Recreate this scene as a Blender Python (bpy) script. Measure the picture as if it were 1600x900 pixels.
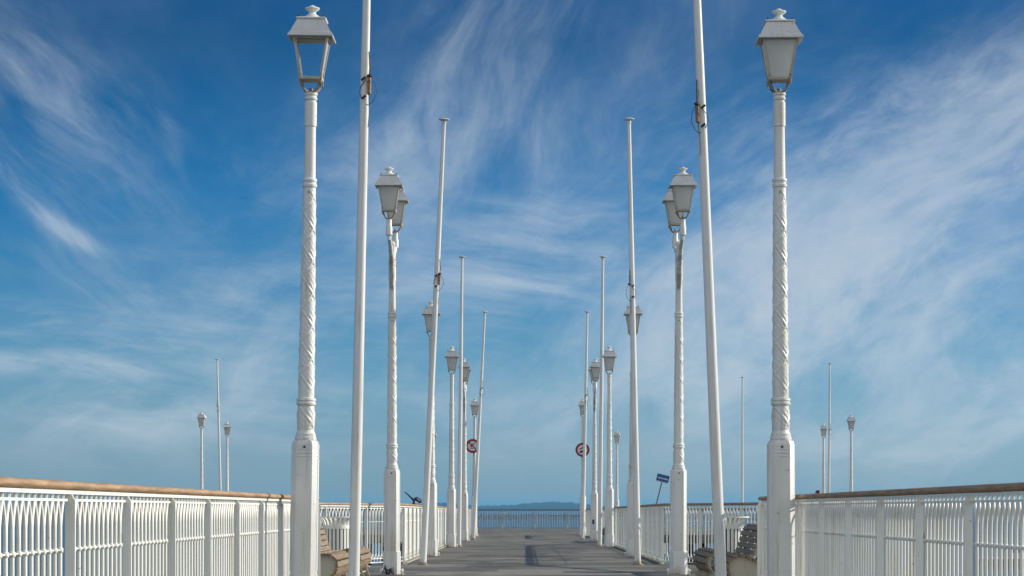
import bpy, math, random
from mathutils import Vector, Matrix
random.seed(7)
R = math.radians
for o in list(bpy.data.objects): bpy.data.objects.remove(o)
S = bpy.context.scene
F = 4000.0                 # focal length in pixels of the 1600 px wide photograph
K = F / 1700.0
COL = S.collection

# ------------------------------------------------------------------ camera
cam = bpy.data.cameras.new('camera')
cam.sensor_width = 36.0
cam.lens = 36.0 * F / 1600
cam.shift_x = -19.5 / 1600
cam.shift_y = 346 / 1600
cam.clip_start = 0.05
cam.clip_end = 60000
co = bpy.data.objects.new('camera', cam); COL.objects.link(co)
co.location = (0, 0, 1.0)
co.rotation_euler = (R(90), 0, 0)
S.camera = co

# ------------------------------------------------------------------ sun + sky
SUN_EL, SUN_AZ = 23.2, 75.0            # azimuth clockwise from +Y (90 = right)
sl = bpy.data.lights.new('sun', 'SUN')
sl.energy = 4.7; sl.angle = R(0.5); sl.color = (1.0, 0.93, 0.82)
so = bpy.data.objects.new('sun', sl); COL.objects.link(so)
sd = Vector((math.sin(R(SUN_AZ)) * math.cos(R(SUN_EL)), math.cos(R(SUN_AZ)) * math.cos(R(SUN_EL)), math.sin(R(SUN_EL))))
so.rotation_euler = (-sd).to_track_quat('-Z', 'Y').to_euler()
so.location = sd * 50

W = bpy.data.worlds.new('World'); S.world = W; W.use_nodes = True
nt = W.node_tree; nt.nodes.clear()
def nd(t, **k):
    n = nt.nodes.new(t)
    for a, b in k.items(): setattr(n, a, b)
    return n
def lk(a, b): nt.links.new(a, b)
def mth(op, a, b=None, c=None, clamp=False):
    n = nd('ShaderNodeMath', operation=op, use_clamp=clamp)
    for i, v in enumerate((a, b, c)):
        if v is None: continue
        if isinstance(v, (int, float)): n.inputs[i].default_value = v
        else: lk(v, n.inputs[i])
    return n.outputs[0]
out = nd('ShaderNodeOutputWorld'); bg = nd('ShaderNodeBackground'); lk(bg.outputs[0], out.inputs[0])
bg.inputs[1].default_value = 0.10
sky = nd('ShaderNodeTexSky', sky_type='NISHITA'); sky.sun_disc = False
sky.sun_elevation = R(SUN_EL); sky.sun_rotation = R(SUN_AZ)
sky.altitude = 0; sky.air_density = 1.0; sky.dust_density = 0.3; sky.ozone_density = 3.0
tc = nd('ShaderNodeTexCoord')
sep = nd('ShaderNodeSeparateXYZ'); lk(tc.outputs['Generated'], sep.inputs[0])
dx, dy, dz = sep.outputs
# cirrus lie on a high sheet: project the view direction on to it
def vec(x, y, z=0.0):
    n = nd('ShaderNodeCombineXYZ')
    for i, v in enumerate((x, y, z)):
        if isinstance(v, (int, float)): n.inputs[i].default_value = v
        else: lk(v, n.inputs[i])
    return n.outputs[0]
def noise(v, scale, detail=6, rough=0.55, dist=0.0):
    n = nd('ShaderNodeTexNoise'); lk(v, n.inputs['Vector'])
    n.inputs['Scale'].default_value = scale; n.inputs['Detail'].default_value = detail
    n.inputs['Roughness'].default_value = rough; n.inputs['Distortion'].default_value = dist
    return n.outputs[0]
def ramp(v, a, b):
    n = nd('ShaderNodeMapRange', interpolation_type='SMOOTHSTEP'); lk(v, n.inputs[0])
    n.inputs[1].default_value = a; n.inputs[2].default_value = b
    return n.outputs[0]
ay = mth('MAXIMUM', dy, 0.08)
es = mth('MULTIPLY', mth('DIVIDE', dx, ay), K); et = mth('MULTIPLY', mth('DIVIDE', dz, ay), K)          # tangent of bearing / of height above the horizon
def blob(cs, ct, rs, rt, ang, k):
    c, s_ = math.cos(R(ang)), math.sin(R(ang))
    a = mth('SUBTRACT', es, cs); b = mth('SUBTRACT', et, ct)
    u = mth('DIVIDE', mth('ADD', mth('MULTIPLY', a, c), mth('MULTIPLY', b, s_)), rs)
    v = mth('DIVIDE', mth('SUBTRACT', mth('MULTIPLY', b, c), mth('MULTIPLY', a, s_)), rt)
    r2 = mth('ADD', mth('MULTIPLY', u, u), mth('MULTIPLY', v, v))
    return mth('MULTIPLY', mth('EXPONENT', mth('MULTIPLY', r2, -1.0)), k)
def group(ang, su, sv, seed, lo, hi, warp, banks):
    """a family of cirrus banks whose fibres run along one bearing of the sky"""
    c, s_ = math.cos(R(ang)), math.sin(R(ang))
    w = mth('SUBTRACT', noise(vec(es, et, seed), 4.0, 3), 0.5)
    w2 = mth('SUBTRACT', noise(vec(es, et, seed + 9), 3.0, 3), 0.5)
    a = mth('ADD', es, mth('MULTIPLY', w, warp)); b = mth('ADD', et, mth('MULTIPLY', w2, warp))
    u = mth('ADD', mth('MULTIPLY', a, c), mth('MULTIPLY', b, s_)); v = mth('SUBTRACT', mth('MULTIPLY', b, c), mth('MULTIPLY', a, s_))
    n1 = noise(vec(mth('MULTIPLY', u, su), mth('MULTIPLY', v, sv), seed), 1.0, 7, 0.62, 0.4)
    n2 = noise(vec(mth('MULTIPLY', u, su * 2.6), mth('MULTIPLY', v, sv * 2.6), seed + 3), 1.0, 5, 0.65, 0.4)
    f = mth('ADD', mth('MULTIPLY', n1, 0.72), mth('MULTIPLY', n2, 0.28))
    e = None
    for q in banks:
        x = blob(*q); e = x if e is None else mth('ADD', e, x)
    # the bank's density lowers the threshold, so its heart is solid and its rim breaks into fibres
    t = mth('ADD', f, mth('MULTIPLY', e, 0.26))
    return mth('MULTIPLY', mth('MULTIPLY', ramp(t, lo, hi), mth('ADD', 0.35, mth('MULTIPLY', ramp(f, 0.33, 0.68), 0.75))), mth('MINIMUM', mth('MULTIPLY', e, 1.25), 1.0))
gA = group(33, 5.0, 13.0, 1.3, 0.38, 0.86, 0.10, [(.335, .285, .20, .075, 30, 1.15), (.44, .365, .11, .05, 28, .60), (.235, .225, .15, .06, 42, .62), (.40, .21, .16, .035, 26, .60),
      (.424, .10, .13, .05, 12, .55), (.13, .28, .14, .10, 40, .34), (.30, .13, .16, .05, 15, .35), (.14, .14, .14, .06, 20, .22)])
gB = group(63, 4.5, 12.0, 4.7, 0.42, 1.02, 0.12, [(-.076, .40, .16, .05, 70, .46), (.047, .445, .11, .05, 55, .40), (-.117, .28, .12, .06, 60, .34), (.11, .40, .14, .06, 40, .30), (.42, .44, .12, .04, 35, .22), (-.01, .30, .12, .06, 35, .25)])
gC = group(-43, 5.0, 17.0, 8.1, 0.40, 0.90, 0.07, [(-.455, .287, .075, .012, -45, .55), (-.417, .253, .032, .008, -30, .62), (-.455, .40, .11, .045, -55, .24), (-.323, .342, .026, .010, -62, .40), (-.40, .34, .14, .06, -45, .25), (-.39, .20, .12, .03, -25, .25)])
gD = group(-6, 3.0, 16.0, 2.9, 0.42, 0.92, 0.08, [(-.42, .168, .14, .022, -10, .42), (-.29, .19, .14, .045, -15, .30), (-.447, .133, .13, .014, -3, .48), (-.07, .20, .14, .06, 10, .26), (-.33, .086, .22, .04, 0, .26), (.02, .23, .12, .06, 20, .26), (.0, .05, .3, .02, 0, .2)])
gE = group(14, 5.5, 10.0, 6.2, 0.42, 0.92, 0.16, [(.06, .20, .45, .09, 0, .20), (-.34, .10, .22, .05, 4, .34), (.40, .085, .22, .055, 8, .46), (.28, .19, .2, .06, 20, .34), (.05, .09, .2, .05, 0, .24), (-.11, .33, .12, .07, 20, .17), (-.30, .29, .14, .06, -10, .05)])
wisps = mth('ADD', mth('ADD', mth('ADD', gA, mth('MULTIPLY', gE, 2.3)), mth('MULTIPLY', gB, 0.85)), mth('ADD', gC, mth('MULTIPLY', gD, 2.0)))
soft = mth('MULTIPLY', ramp(noise(vec(es, et, 6.6), 5.0, 5, 0.6), 0.35, 0.8), 0.08)
low = mth('MULTIPLY', mth('SUBTRACT', 1.0, ramp(dz, 0.0, 0.12)), 0.06)
cov = mth('ADD', mth('ADD', wisps, soft), low)
cov = mth('SUBTRACT', 1.0, mth('EXPONENT', mth('MULTIPLY', cov, -1.22)), clamp=True)      # thick ice cloud saturates softly
# unseen white cloud veil added behind the camera to neutralise and brighten shade fill
back_fill = mth('MULTIPLY', ramp(mth('MULTIPLY', dy, -1.0), -0.05, 0.5), mth('ADD', 0.38, mth('MULTIPLY', noise(vec(dx, dy, dz), 2.0, 5), 0.7)))
# deep clear-air blue by height above the horizon
cr = nd('ShaderNodeValToRGB'); lk(mth('MULTIPLY', mth('MAXIMUM', dz, 0.0), 2.0), cr.inputs[0])
E = cr.color_ramp.elements
TINT = [(0.0, (0.37, 0.65, 1.10)), (0.05, (0.34, 0.61, 1.02)), (0.12, (0.16, 0.51, 0.88)), (0.24, (0.045, 0.40, 0.75)), (0.36, (0.040, 0.262, 0.49)), (0.48, (0.07, 0.28, 0.53)), (0.8, (0.6, 0.75, 0.9)), (1.0, (0.8, 0.9, 1.0))]
while len(E) < len(TINT): E.new(0.5)
for e, (q, c) in zip(E, TINT): e.position = q; e.color = (*[v / 1.2 for v in c], 1)
tn = nd('ShaderNodeMix', data_type='RGBA', blend_type='MULTIPLY'); tn.inputs[0].default_value = 1.0
lk(sky.outputs[0], tn.inputs[6]); lk(cr.outputs[0], tn.inputs[7])
t2 = nd('ShaderNodeMix', data_type='RGBA', blend_type='MULTIPLY'); t2.inputs[0].default_value = 1.0
lk(tn.outputs[2], t2.inputs[6]); t2.inputs[7].default_value = (1.2, 1.2, 1.2, 1)
mix = nd('ShaderNodeMix', data_type='RGBA')
lk(cov, mix.inputs[0]); lk(t2.outputs[2], mix.inputs[6]); mix.inputs[7].default_value = (5.0, 5.75, 6.5, 1)
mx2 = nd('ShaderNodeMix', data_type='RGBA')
lk(back_fill, mx2.inputs[0]); lk(mix.outputs[2], mx2.inputs[6]); mx2.inputs[7].default_value = (7.6, 7.8, 7.9, 1)
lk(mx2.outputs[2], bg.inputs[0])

S.view_settings.view_transform = 'Standard'
S.view_settings.look = 'None'
S.view_settings.gamma = 1
S.view_settings.use_curve_mapping = False
S.view_settings.exposure = 0.12

# ------------------------------------------------------------------ helpers
class MB:
    """collects shapes and links them as one mesh"""
    def __init__(s): s.v = []; s.f = []
    def add(s, vs, fs):
        n = len(s.v); s.v += [tuple(x) for x in vs]; s.f += [tuple(i + n for i in f) for f in fs]; return s
    def box(s, x0, x1, y0, y1, z0, z1):
        return s.add([(x0,y0,z0),(x1,y0,z0),(x1,y1,z0),(x0,y1,z0),(x0,y0,z1),(x1,y0,z1),(x1,y1,z1),(x0,y1,z1)],
                     [(3,2,1,0),(4,5,6,7),(0,1,5,4),(1,2,6,5),(2,3,7,6),(3,0,4,7)])
    def loft(s, rings, cap=True):
        n = len(rings[0]); vs = [p for r in rings for p in r]; fs = []
        for k in range(len(rings) - 1):
            for i in range(n):
                j = (i + 1) % n
                fs.append((k*n+i, k*n+j, (k+1)*n+j, (k+1)*n+i))
        if cap:
            fs.append(tuple(reversed(range(n)))); fs.append(tuple(range((len(rings)-1)*n, len(rings)*n)))
        return s.add(vs, fs)
    def lathe(s, prof, n=20, cx=0, cy=0):
        return s.loft([[(cx + r*math.cos(2*math.pi*i/n), cy + r*math.sin(2*math.pi*i/n), z) for i in range(n)] for r, z in prof])
    def sq(s, prof, ch=0.0):
        """square section stack: (half width, z), optional corner chamfer"""
        rings = []
        for h, z in prof:
            c = min(ch, h*0.9)
            if c > 0: rings.append([(h,-h+c,z),(h,h-c,z),(h-c,h,z),(-h+c,h,z),(-h,h-c,z),(-h,-h+c,z),(-h+c,-h,z),(h-c,-h,z)])
            else: rings.append([(h,-h,z),(h,h,z),(-h,h,z),(-h,-h,z)])
        return s.loft(rings)
    def tube(s, pts, r, n=8):
        pts = [Vector(p) for p in pts]; rr = r if isinstance(r, (list, tuple)) else [r]*len(pts)
        rings = []; up = None
        for i, p in enumerate(pts):
            t = (pts[min(i+1, len(pts)-1)] - pts[max(i-1, 0)]).normalized()
            if up is None: up = Vector((0,0,1)) if abs(t.z) < 0.9 else Vector((1,0,0))
            a = (up - t*up.dot(t)).normalized(); b = t.cross(a); up = a
            rings.append([p + (a*math.cos(2*math.pi*k/n) + b*math.sin(2*math.pi*k/n))*rr[i] for k in range(n)])
        return s.loft(rings)
    def prism(s, poly, y0, y1):
        """poly in (x, z), extruded along y"""
        n = len(poly)
        vs = [(x, y0, z) for x, z in poly] + [(x, y1, z) for x, z in poly]
        fs = [tuple(range(n)), tuple(reversed(range(n, 2*n)))]
        for i in range(n):
            j = (i+1) % n; fs.append((j, i, n+i, n+j))
        return s.add(vs, fs)
    def mesh(s, name, mat, angle=35):
        m = bpy.data.meshes.new(name); m.from_pydata(s.v, [], s.f); m.update()
        import bmesh
        bm = bmesh.new(); bm.from_mesh(m); bmesh.ops.recalc_face_normals(bm, faces=bm.faces); bm.to_mesh(m); bm.free()
        m.polygons.foreach_set('use_smooth', [True]*len(m.polygons)); m.set_sharp_from_angle(angle=R(angle))
        if mat: m.materials.append(mat)
        return m
    def build(s, name, mat, parent=None, loc=(0,0,0), rz=0, bevel=0.0, angle=35):
        return link(name, s.mesh(name, mat, angle), parent, loc, rz, bevel)
def link(name, mesh, parent=None, loc=(0,0,0), rz=0, bevel=0.0):
    o = bpy.data.objects.new(name, mesh); COL.objects.link(o)
    o.location = loc; o.rotation_euler = (0,0,rz)
    if parent: o.parent = parent
    if bevel:
        b = o.modifiers.new('bevel', 'BEVEL'); b.width = bevel; b.segments = 2; b.limit_method = 'ANGLE'; b.angle_limit = R(40)
    return o
def tag(o, label, cat, group=None):
    o['label'] = label; o['category'] = cat
    if group: o['group'] = group
    return o
def thing(name, label, cat, loc=(0,0,0), rot=(0,0,0), group=None):
    o = bpy.data.objects.new(name, None); COL.objects.link(o)
    o.empty_display_size = 0.2
    o.location = loc; o.rotation_euler = rot
    return tag(o, label, cat, group)
def structure(o): o['kind'] = 'structure'; return o
def dup(o, parent=None):
    c = o.copy(); COL.objects.link(c)
    if parent: c.parent = parent
    for ch in [k for k in bpy.data.objects if k.parent == o]: dup(ch, c)
    return c
def zdeck(y):                                  # the deck falls slightly towards the sea
    y = y / K
    if y < 12: return 0.0
    if y < 45: return -(y-12)*0.0034
    return -0.1122 - (y-45)*0.0018

# ------------------------------------------------------------------ materials
def newmat(name):
    m = bpy.data.materials.new(name); m.use_nodes = True
    n = m.node_tree; n.nodes.clear()
    o = n.nodes.new('ShaderNodeOutputMaterial'); p = n.nodes.new('ShaderNodeBsdfPrincipled')
    n.links.new(p.outputs[0], o.inputs[0])
    return m, n, p, o
def mnoise(n, scale, detail=5, rough=0.6, stretch=None, coord='Object', w=0.0):
    t = n.nodes.new('ShaderNodeTexCoord'); mp = n.nodes.new('ShaderNodeMapping')
    n.links.new(t.outputs[coord], mp.inputs[0])
    if stretch: mp.inputs['Scale'].default_value = stretch
    # every instance gets its own wear
    oi = n.nodes.new('ShaderNodeObjectInfo'); ml = n.nodes.new('ShaderNodeMath'); ml.operation = 'MULTIPLY'
    n.links.new(oi.outputs['Random'], ml.inputs[0]); ml.inputs[1].default_value = 40.0
    cb = n.nodes.new('ShaderNodeCombineXYZ')
    for i in range(3): n.links.new(ml.outputs[0], cb.inputs[i])
    ad = n.nodes.new('ShaderNodeVectorMath'); ad.operation = 'ADD'
    n.links.new(mp.outputs[0], ad.inputs[0]); n.links.new(cb.outputs[0], ad.inputs[1])
    x = n.nodes.new('ShaderNodeTexNoise'); n.links.new(ad.outputs[0], x.inputs['Vector'])
    x.inputs['Scale'].default_value = scale; x.inputs['Detail'].default_value = detail; x.inputs['Roughness'].default_value = rough
    return x.outputs[0]
def mramp(n, fac, stops):
    r = n.nodes.new('ShaderNodeValToRGB'); n.links.new(fac, r.inputs[0])
    e = r.color_ramp.elements
    while len(e) < len(stops): e.new(0.5)
    for el, (p, c) in zip(e, stops):
        el.position = p; el.color = (c if len(c) == 4 else (*c, 1)) if not isinstance(c, float) else (c, c, c, 1)
    return r.outputs[0]
def mmix(n, fac, a, b):
    x = n.nodes.new('ShaderNodeMix'); x.data_type = 'RGBA'
    for sck, v in ((x.inputs[0], fac), (x.inputs[6], a), (x.inputs[7], b)):
        if isinstance(v, (int, float)): sck.default_value = v
        elif isinstance(v, tuple): sck.default_value = (*v, 1)
        else: n.links.new(v, sck)
    return x.outputs[2]
def mbump(n, p, h, strength, dist=0.01):
    b = n.nodes.new('ShaderNodeBump'); b.inputs['Strength'].default_value = strength; b.inputs['Distance'].default_value = dist
    n.links.new(h, b.inputs['Height']); n.links.new(b.outputs[0], p.inputs['Normal'])
def paint(name, base, dirt, rust_amt=0.62, rough=0.42, chip=0.5):
    m, n, p, o = newmat(name)
    g = mnoise(n, 2.2, 6, 0.65, (1,1,0.35))
    c = mmix(n, mramp(n, g, [(0.42, 0.0), (0.75, 0.6)]), base, dirt)
    st = mnoise(n, 9.0, 6, 0.7, (1,1,0.12))
    c = mmix(n, mramp(n, st, [(0.56, 0.0), (0.74, 0.40)]), c, (dirt[0]*0.75, dirt[1]*0.7, dirt[2]*0.6))
    k = mnoise(n, 14.0, 8, 0.72)
    mask = mramp(n, k, [(rust_amt, 0.0), (rust_amt + 0.03, 1.0)])
    run = mramp(n, mnoise(n, 5.0, 6, 0.7, (3.2, 3.2, 0.16)), [(0.56, 0.0), (0.69, 0.62)])
    c = mmix(n, run, c, (0.40, 0.30, 0.17))
    tz = n.nodes.new('ShaderNodeTexCoord'); sz = n.nodes.new('ShaderNodeSeparateXYZ'); n.links.new(tz.outputs['Object'], sz.inputs[0])
    mz = n.nodes.new('ShaderNodeMapRange'); n.links.new(sz.outputs[2], mz.inputs[0]); mz.inputs[1].default_value = 0.0; mz.inputs[2].default_value = 0.30; mz.inputs[3].default_value = 0.22; mz.inputs[4].default_value = -0.3
    gz = n.nodes.new('ShaderNodeMath'); gz.operation = 'ADD'; n.links.new(mz.outputs[0], gz.inputs[0]); n.links.new(mnoise(n, 7.0, 6, 0.7), gz.inputs[1])
    c = mmix(n, mramp(n, gz.outputs[0], [(0.58, 0.0), (0.80, 0.8)]), c, (0.22, 0.19, 0.13))
    sp = mramp(n, mnoise(n, 38.0, 5, 0.7), [(0.665, 0.0), (0.69, 0.85)])
    c = mmix(n, sp, c, (0.16, 0.135, 0.11))
    c = mmix(n, mask, c, mramp(n, mnoise(n, 40, 3), [(0.35, (0.10, 0.045, 0.02)), (0.65, (0.20, 0.16, 0.12))]))
    n.links.new(c, p.inputs['Base Color'])
    p.inputs['Roughness'].default_value = rough
    mbump(n, p, mnoise(n, 45, 6, 0.7), chip, 0.004)
    return m
PAINT = paint('white_paint', (0.73, 0.73, 0.70), (0.53, 0.52, 0.45), 0.65, 0.42, 0.8)
FRAME = paint('weathered_frame', (0.50, 0.47, 0.40), (0.27, 0.22, 0.15), 0.60, 0.6, 0.5)
ROOF = paint('weathered_roof', (0.66, 0.66, 0.64), (0.44, 0.43, 0.39), 0.63, 0.5, 0.6)
POLE = paint('pole_paint', (0.72, 0.72, 0.70), (0.55, 0.55, 0.50), 0.70, 0.38, 0.15)
RAIL = paint('rail_paint', (0.80, 0.80, 0.74), (0.66, 0.65, 0.54), 0.69, 0.45, 0.3)
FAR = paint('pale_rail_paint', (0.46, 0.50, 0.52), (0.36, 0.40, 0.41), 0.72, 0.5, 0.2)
CREAM = paint('cream_iron', (0.50, 0.47, 0.37), (0.36, 0.33, 0.25), 0.66, 0.5, 0.3)
RUST = paint('rusty_bracket', (0.42, 0.34, 0.24), (0.20, 0.11, 0.05), 0.52, 0.7, 0.5)
def plain(name, col, rough=0.5, metal=0.0, var=0.25, scale=12):
    m, n, p, o = newmat(name)
    f = mnoise(n, scale, 5, 0.65)
    c = mmix(n, f, tuple(x*(1-var) for x in col), tuple(min(1, x*(1+var)) for x in col))
    n.links.new(c, p.inputs['Base Color']); p.inputs['Roughness'].default_value = rough; p.inputs['Metallic'].default_value = metal
    return m
DARK = plain('dark_iron', (0.018, 0.019, 0.022), 0.5)
RUBBER = plain('bin_liner', (0.012, 0.014, 0.03), 0.35)
ROPE = plain('halyard_rope', (0.10, 0.09, 0.08), 0.8)
ORANGE = paint('rusty_weight', (0.42, 0.21, 0.065), (0.13, 0.05, 0.022), 0.50, 0.6)
RED = plain('sign_red', (0.30, 0.006, 0.02), 0.4, 0, 0.1)
SIGNW = plain('sign_white', (0.68, 0.66, 0.66), 0.4, 0, 0.06)
SIGNB = plain('sign_blue', (0.008, 0.10, 0.29), 0.4, 0, 0.1)
PILE = plain('pile_wood', (0.035, 0.034, 0.032), 0.8, 0, 0.7, 5)
def wood(name, a, b, c, axis=0, rough=0.65):
    m, n, p, o = newmat(name)
    st = [11, 11, 11]; st[axis] = 0.9
    g = mnoise(n, 3.0, 8, 0.65, tuple(st))
    big = mnoise(n, 1.6, 4, 0.6)
    col = mramp(n, g, [(0.30, a), (0.52, b), (0.72, c)])
    col = mmix(n, mramp(n, big, [(0.42, 0.0), (0.7, 0.45)]), col, (a[0]*1.25, a[1]*1.65, a[2]*2.3))
    n.links.new(col, p.inputs['Base Color']); p.inputs['Roughness'].default_value = rough
    mbump(n, p, g, 0.35, 0.006)
    return m
HAND = wood('handrail_wood', (0.21, 0.115, 0.055), (0.38, 0.24, 0.125), (0.52, 0.37, 0.23), 0)
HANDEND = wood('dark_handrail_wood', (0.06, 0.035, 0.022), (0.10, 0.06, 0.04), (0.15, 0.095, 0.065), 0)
SLAT = wood('slat_wood', (0.12, 0.082, 0.045), (0.26, 0.185, 0.105), (0.36, 0.27, 0.165), 1)
# lamp panes: frosted acrylic that lets the sky glow through
m, n, p, o = newmat('frosted_pane'); FROST = m
p.inputs['Base Color'].default_value = (0.66, 0.67, 0.67, 1); p.inputs['Roughness'].default_value = 0.35
n.links.new(mmix(n, mnoise(n, 6, 5, 0.6), (0.62, 0.63, 0.62), (0.80, 0.81, 0.82)), p.inputs['Base Color'])
tr = n.nodes.new('ShaderNodeBsdfTranslucent'); tr.inputs[0].default_value = (0.92, 0.92, 0.90, 1)
ms = n.nodes.new('ShaderNodeMixShader'); ms.inputs[0].default_value = 0.58
n.links.new(p.outputs[0], ms.inputs[1]); n.links.new(tr.outputs[0], ms.inputs[2]); n.links.new(ms.outputs[0], o.inputs[0])
# deck: weathered transverse planks with worn streaks
def deckmat():
    m, n, p, o = newmat('deck_planks')
    t = n.nodes.new('ShaderNodeTexCoord'); sp = n.nodes.new('ShaderNodeSeparateXYZ'); n.links.new(t.outputs['Object'], sp.inputs[0])
    def mt(op, a, b):
        x = n.nodes.new('ShaderNodeMath'); x.operation = op
        for i, v in enumerate((a, b)):
            if isinstance(v, (int, float)): x.inputs[i].default_value = v
            else: n.links.new(v, x.inputs[i])
        return x.outputs[0]
    q = mt('DIVIDE', sp.outputs[1], 0.19)
    idx = mt('FLOOR', q, 0); fr = mt('FRACT', q, 0)
    xs = mt('FLOOR', mt('ADD', mt('DIVIDE', sp.outputs[0], 2.6), mt('MULTIPLY', idx, 0.37)), 0)
    cb = n.nodes.new('ShaderNodeCombineXYZ'); n.links.new(idx, cb.inputs[0]); n.links.new(xs, cb.inputs[1])
    wn = n.nodes.new('ShaderNodeTexWhiteNoise'); n.links.new(cb.outputs[0], wn.inputs[0])
    tone = mramp(n, wn.outputs[0], [(0.0, (0.058, 0.052, 0.041)), (0.14, (0.136, 0.124, 0.097)), (0.5, (0.184, 0.170, 0.133)), (0.88, (0.228, 0.212, 0.168)), (0.93, (0.349, 0.332, 0.271)), (1.0, (0.407, 0.389, 0.318))])
    # stretches of boards laid or replaced together
    gi = mt('FLOOR', mt('DIVIDE', sp.outputs[1], 1.14), 0)
    gx = mt('FLOOR', mt('ADD', mt('DIVIDE', sp.outputs[0], 2.6), mt('MULTIPLY', gi, 0.41)), 0)
    cg = n.nodes.new('ShaderNodeCombineXYZ'); n.links.new(gi, cg.inputs[0]); n.links.new(gx, cg.inputs[1]); cg.inputs[2].default_value = 4.0
    wg = n.nodes.new('ShaderNodeTexWhiteNoise'); n.links.new(cg.outputs[0], wg.inputs[0])
    c = mmix(n, mramp(n, wg.outputs[0], [(0.0, 0.75), (0.30, 0.0), (1.0, 0.0)]), tone, (0.068, 0.061, 0.048))
    c = mmix(n, mramp(n, wg.outputs[0], [(0.0, 0.0), (0.80, 0.0), (0.90, 0.75), (1.0, 0.8)]), c, (0.349, 0.332, 0.271))
    grain = mnoise(n, 4.0, 8, 0.7, (0.6, 14, 1))
    c = mmix(n, mramp(n, grain, [(0.35, 0.0), (0.75, 0.7)]), c, (0.082, 0.076, 0.060))
    st = mnoise(n, 1.0, 6, 0.65, (0.75, 0.34, 1))
    c = mmix(n, mramp(n, st, [(0.50, 0.0), (0.60, 0.75)]), c, (0.060, 0.053, 0.042))
    worn = mnoise(n, 1.0, 5, 0.6, (0.45, 0.42, 1))
    c = mmix(n, mramp(n, worn, [(0.53, 0.0), (0.66, 0.6)]), c, (0.291, 0.271, 0.215))
    gap = mramp(n, fr, [(0.0, 1.0), (0.045, 1.0), (0.07, 0.0), (1.0, 0.0)])
    c = mmix(n, gap, c, (0.012, 0.011, 0.010))
    n.links.new(c, p.inputs['Base Color']); p.inputs['Roughness'].default_value = 0.7
    h = mt('SUBTRACT', mt('MULTIPLY', grain, 0.25), mt('MULTIPLY', gap, 1.0))
    mbump(n, p, h, 0.6, 0.01)
    return m
DECK = deckmat()
# ------------------------------------------------------------------ sea, far shore, banks
def watermat():
    m, n, p, o = newmat('sea_water')
    a = mnoise(n, 0.004, 6, 0.6, (0.5, 2.0, 1))
    n.links.new(mmix(n, a, (0.040, 0.085, 0.105), (0.075, 0.140, 0.150)), p.inputs['Base Color'])
    p.inputs['Roughness'].default_value = 0.25; p.inputs['IOR'].default_value = 1.33
    w1 = mnoise(n, 0.55, 5, 0.6, (0.6, 1.4, 1)); w2 = mnoise(n, 2.3, 4, 0.6)
    x = n.nodes.new('ShaderNodeMath'); x.operation = 'MULTIPLY_ADD'; n.links.new(w2, x.inputs[0]); x.inputs[1].default_value = 0.35; n.links.new(w1, x.inputs[2])
    mbump(n, p, x.outputs[0], 0.9, 0.35)
    return m
SEA = -4.0
sea = MB().add([(-14000,-2500,SEA),(14000,-2500,SEA),(14000,16000,SEA),(-14000,16000,SEA)], [(0,1,2,3)]).build('sea', watermat()); structure(sea)

def hillmat():
    m, n, p, o = newmat('pine_forest')
    n.links.new(mmix(n, mnoise(n, 0.05, 6, 0.7), (0.004, 0.018, 0.020), (0.014, 0.040, 0.034)), p.inputs['Base Color'])
    p.inputs['Roughness'].default_value = 0.9
    return m
def pick(tab, x):
    for (x0, h0), (x1, h1) in zip(tab, tab[1:]):
        if x0 <= x <= x1:
            t = (x-x0)/(x1-x0); t = t*t*(3-2*t); return h0 + (h1-h0)*t
    return tab[0][1] if x < tab[0][0] else tab[-1][1]
HT = [(-13000, 8), (-2600, 10), (-1500, 14), (-760, 12), (-640, 17), (-540, 26), (-480, 27), (-400, 16), (-300, 26), (-235, 26), (-190, 18), (-120, 15), (-40, 18),
      (20, 25), (90, 30), (140, 30), (180, 24), (260, 14), (420, 10), (700, 9), (2500, 9), (13000, 7)]
hv = []; hf = []
rows = [(0, 0.0), (25, 0.45), (70, 0.82), (150, 1.0), (300, 0.7), (520, 0.0)]
xs = []
x = -13000.0
while x < 13000:
    xs.append(x); x += 7 if -1000 < x < 600 else 60
random.seed(3)
for xx in xs:
    hh = pick(HT, xx)
    for k, (dy_, fr) in enumerate(rows):
        hv.append((xx, 8000 + dy_*1.6 + 90*math.sin(xx*0.004), SEA - 0.5 + fr*(hh*0.86 + 4 + random.uniform(-2.2, 2.4)) if 0 < k < 5 else SEA - 0.5))
nr = len(rows)
for i in range(len(xs)-1):
    for k in range(nr-1):
        hf.append((i*nr+k, (i+1)*nr+k, (i+1)*nr+k+1, i*nr+k+1))
structure(MB().add(hv, hf).build('hills', hillmat()))

def bankmat():
    m, n, p, o = newmat('wet_sand')
    n.links.new(mmix(n, mnoise(n, 0.08, 7, 0.7, (0.25, 1, 1)), (0.045, 0.046, 0.042), (0.13, 0.12, 0.10)), p.inputs['Base Color'])
    p.inputs['Roughness'].default_value = 0.6
    return m
BANK = bankmat()
for (cx, cy, lx, ly, hgt) in [(-60, 560, 130, 16, 0.5), (30, 640, 190, 24, 0.6), (-40, 800, 260, 40, 0.9), (120, 520, 40, 6, 0.35), (-170, 690, 120, 20, 0.6)]:
    cy *= K; ly *= K*0.8
    b = MB(); rings = []
    random.seed(int(cx+cy))
    ph = [random.uniform(0, 6.28) for _ in range(3)]
    for k in range(5):
        f = 1 - k*0.22
        rings.append([(cx + lx*f*math.cos(a)*(1+0.08*math.sin(3*a+ph[0])), cy + ly*f*math.sin(a)*(1+0.3*math.sin(5*a+ph[1])+0.2*math.sin(11*a+ph[2])), SEA - 0.05 + hgt*(1-f*f)) for a in [2*math.pi*i/72 for i in range(72)]])
    b.loft(rings)
    structure(b.build('sandbank', BANK))
random.seed(11)
sb = MB()
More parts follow.
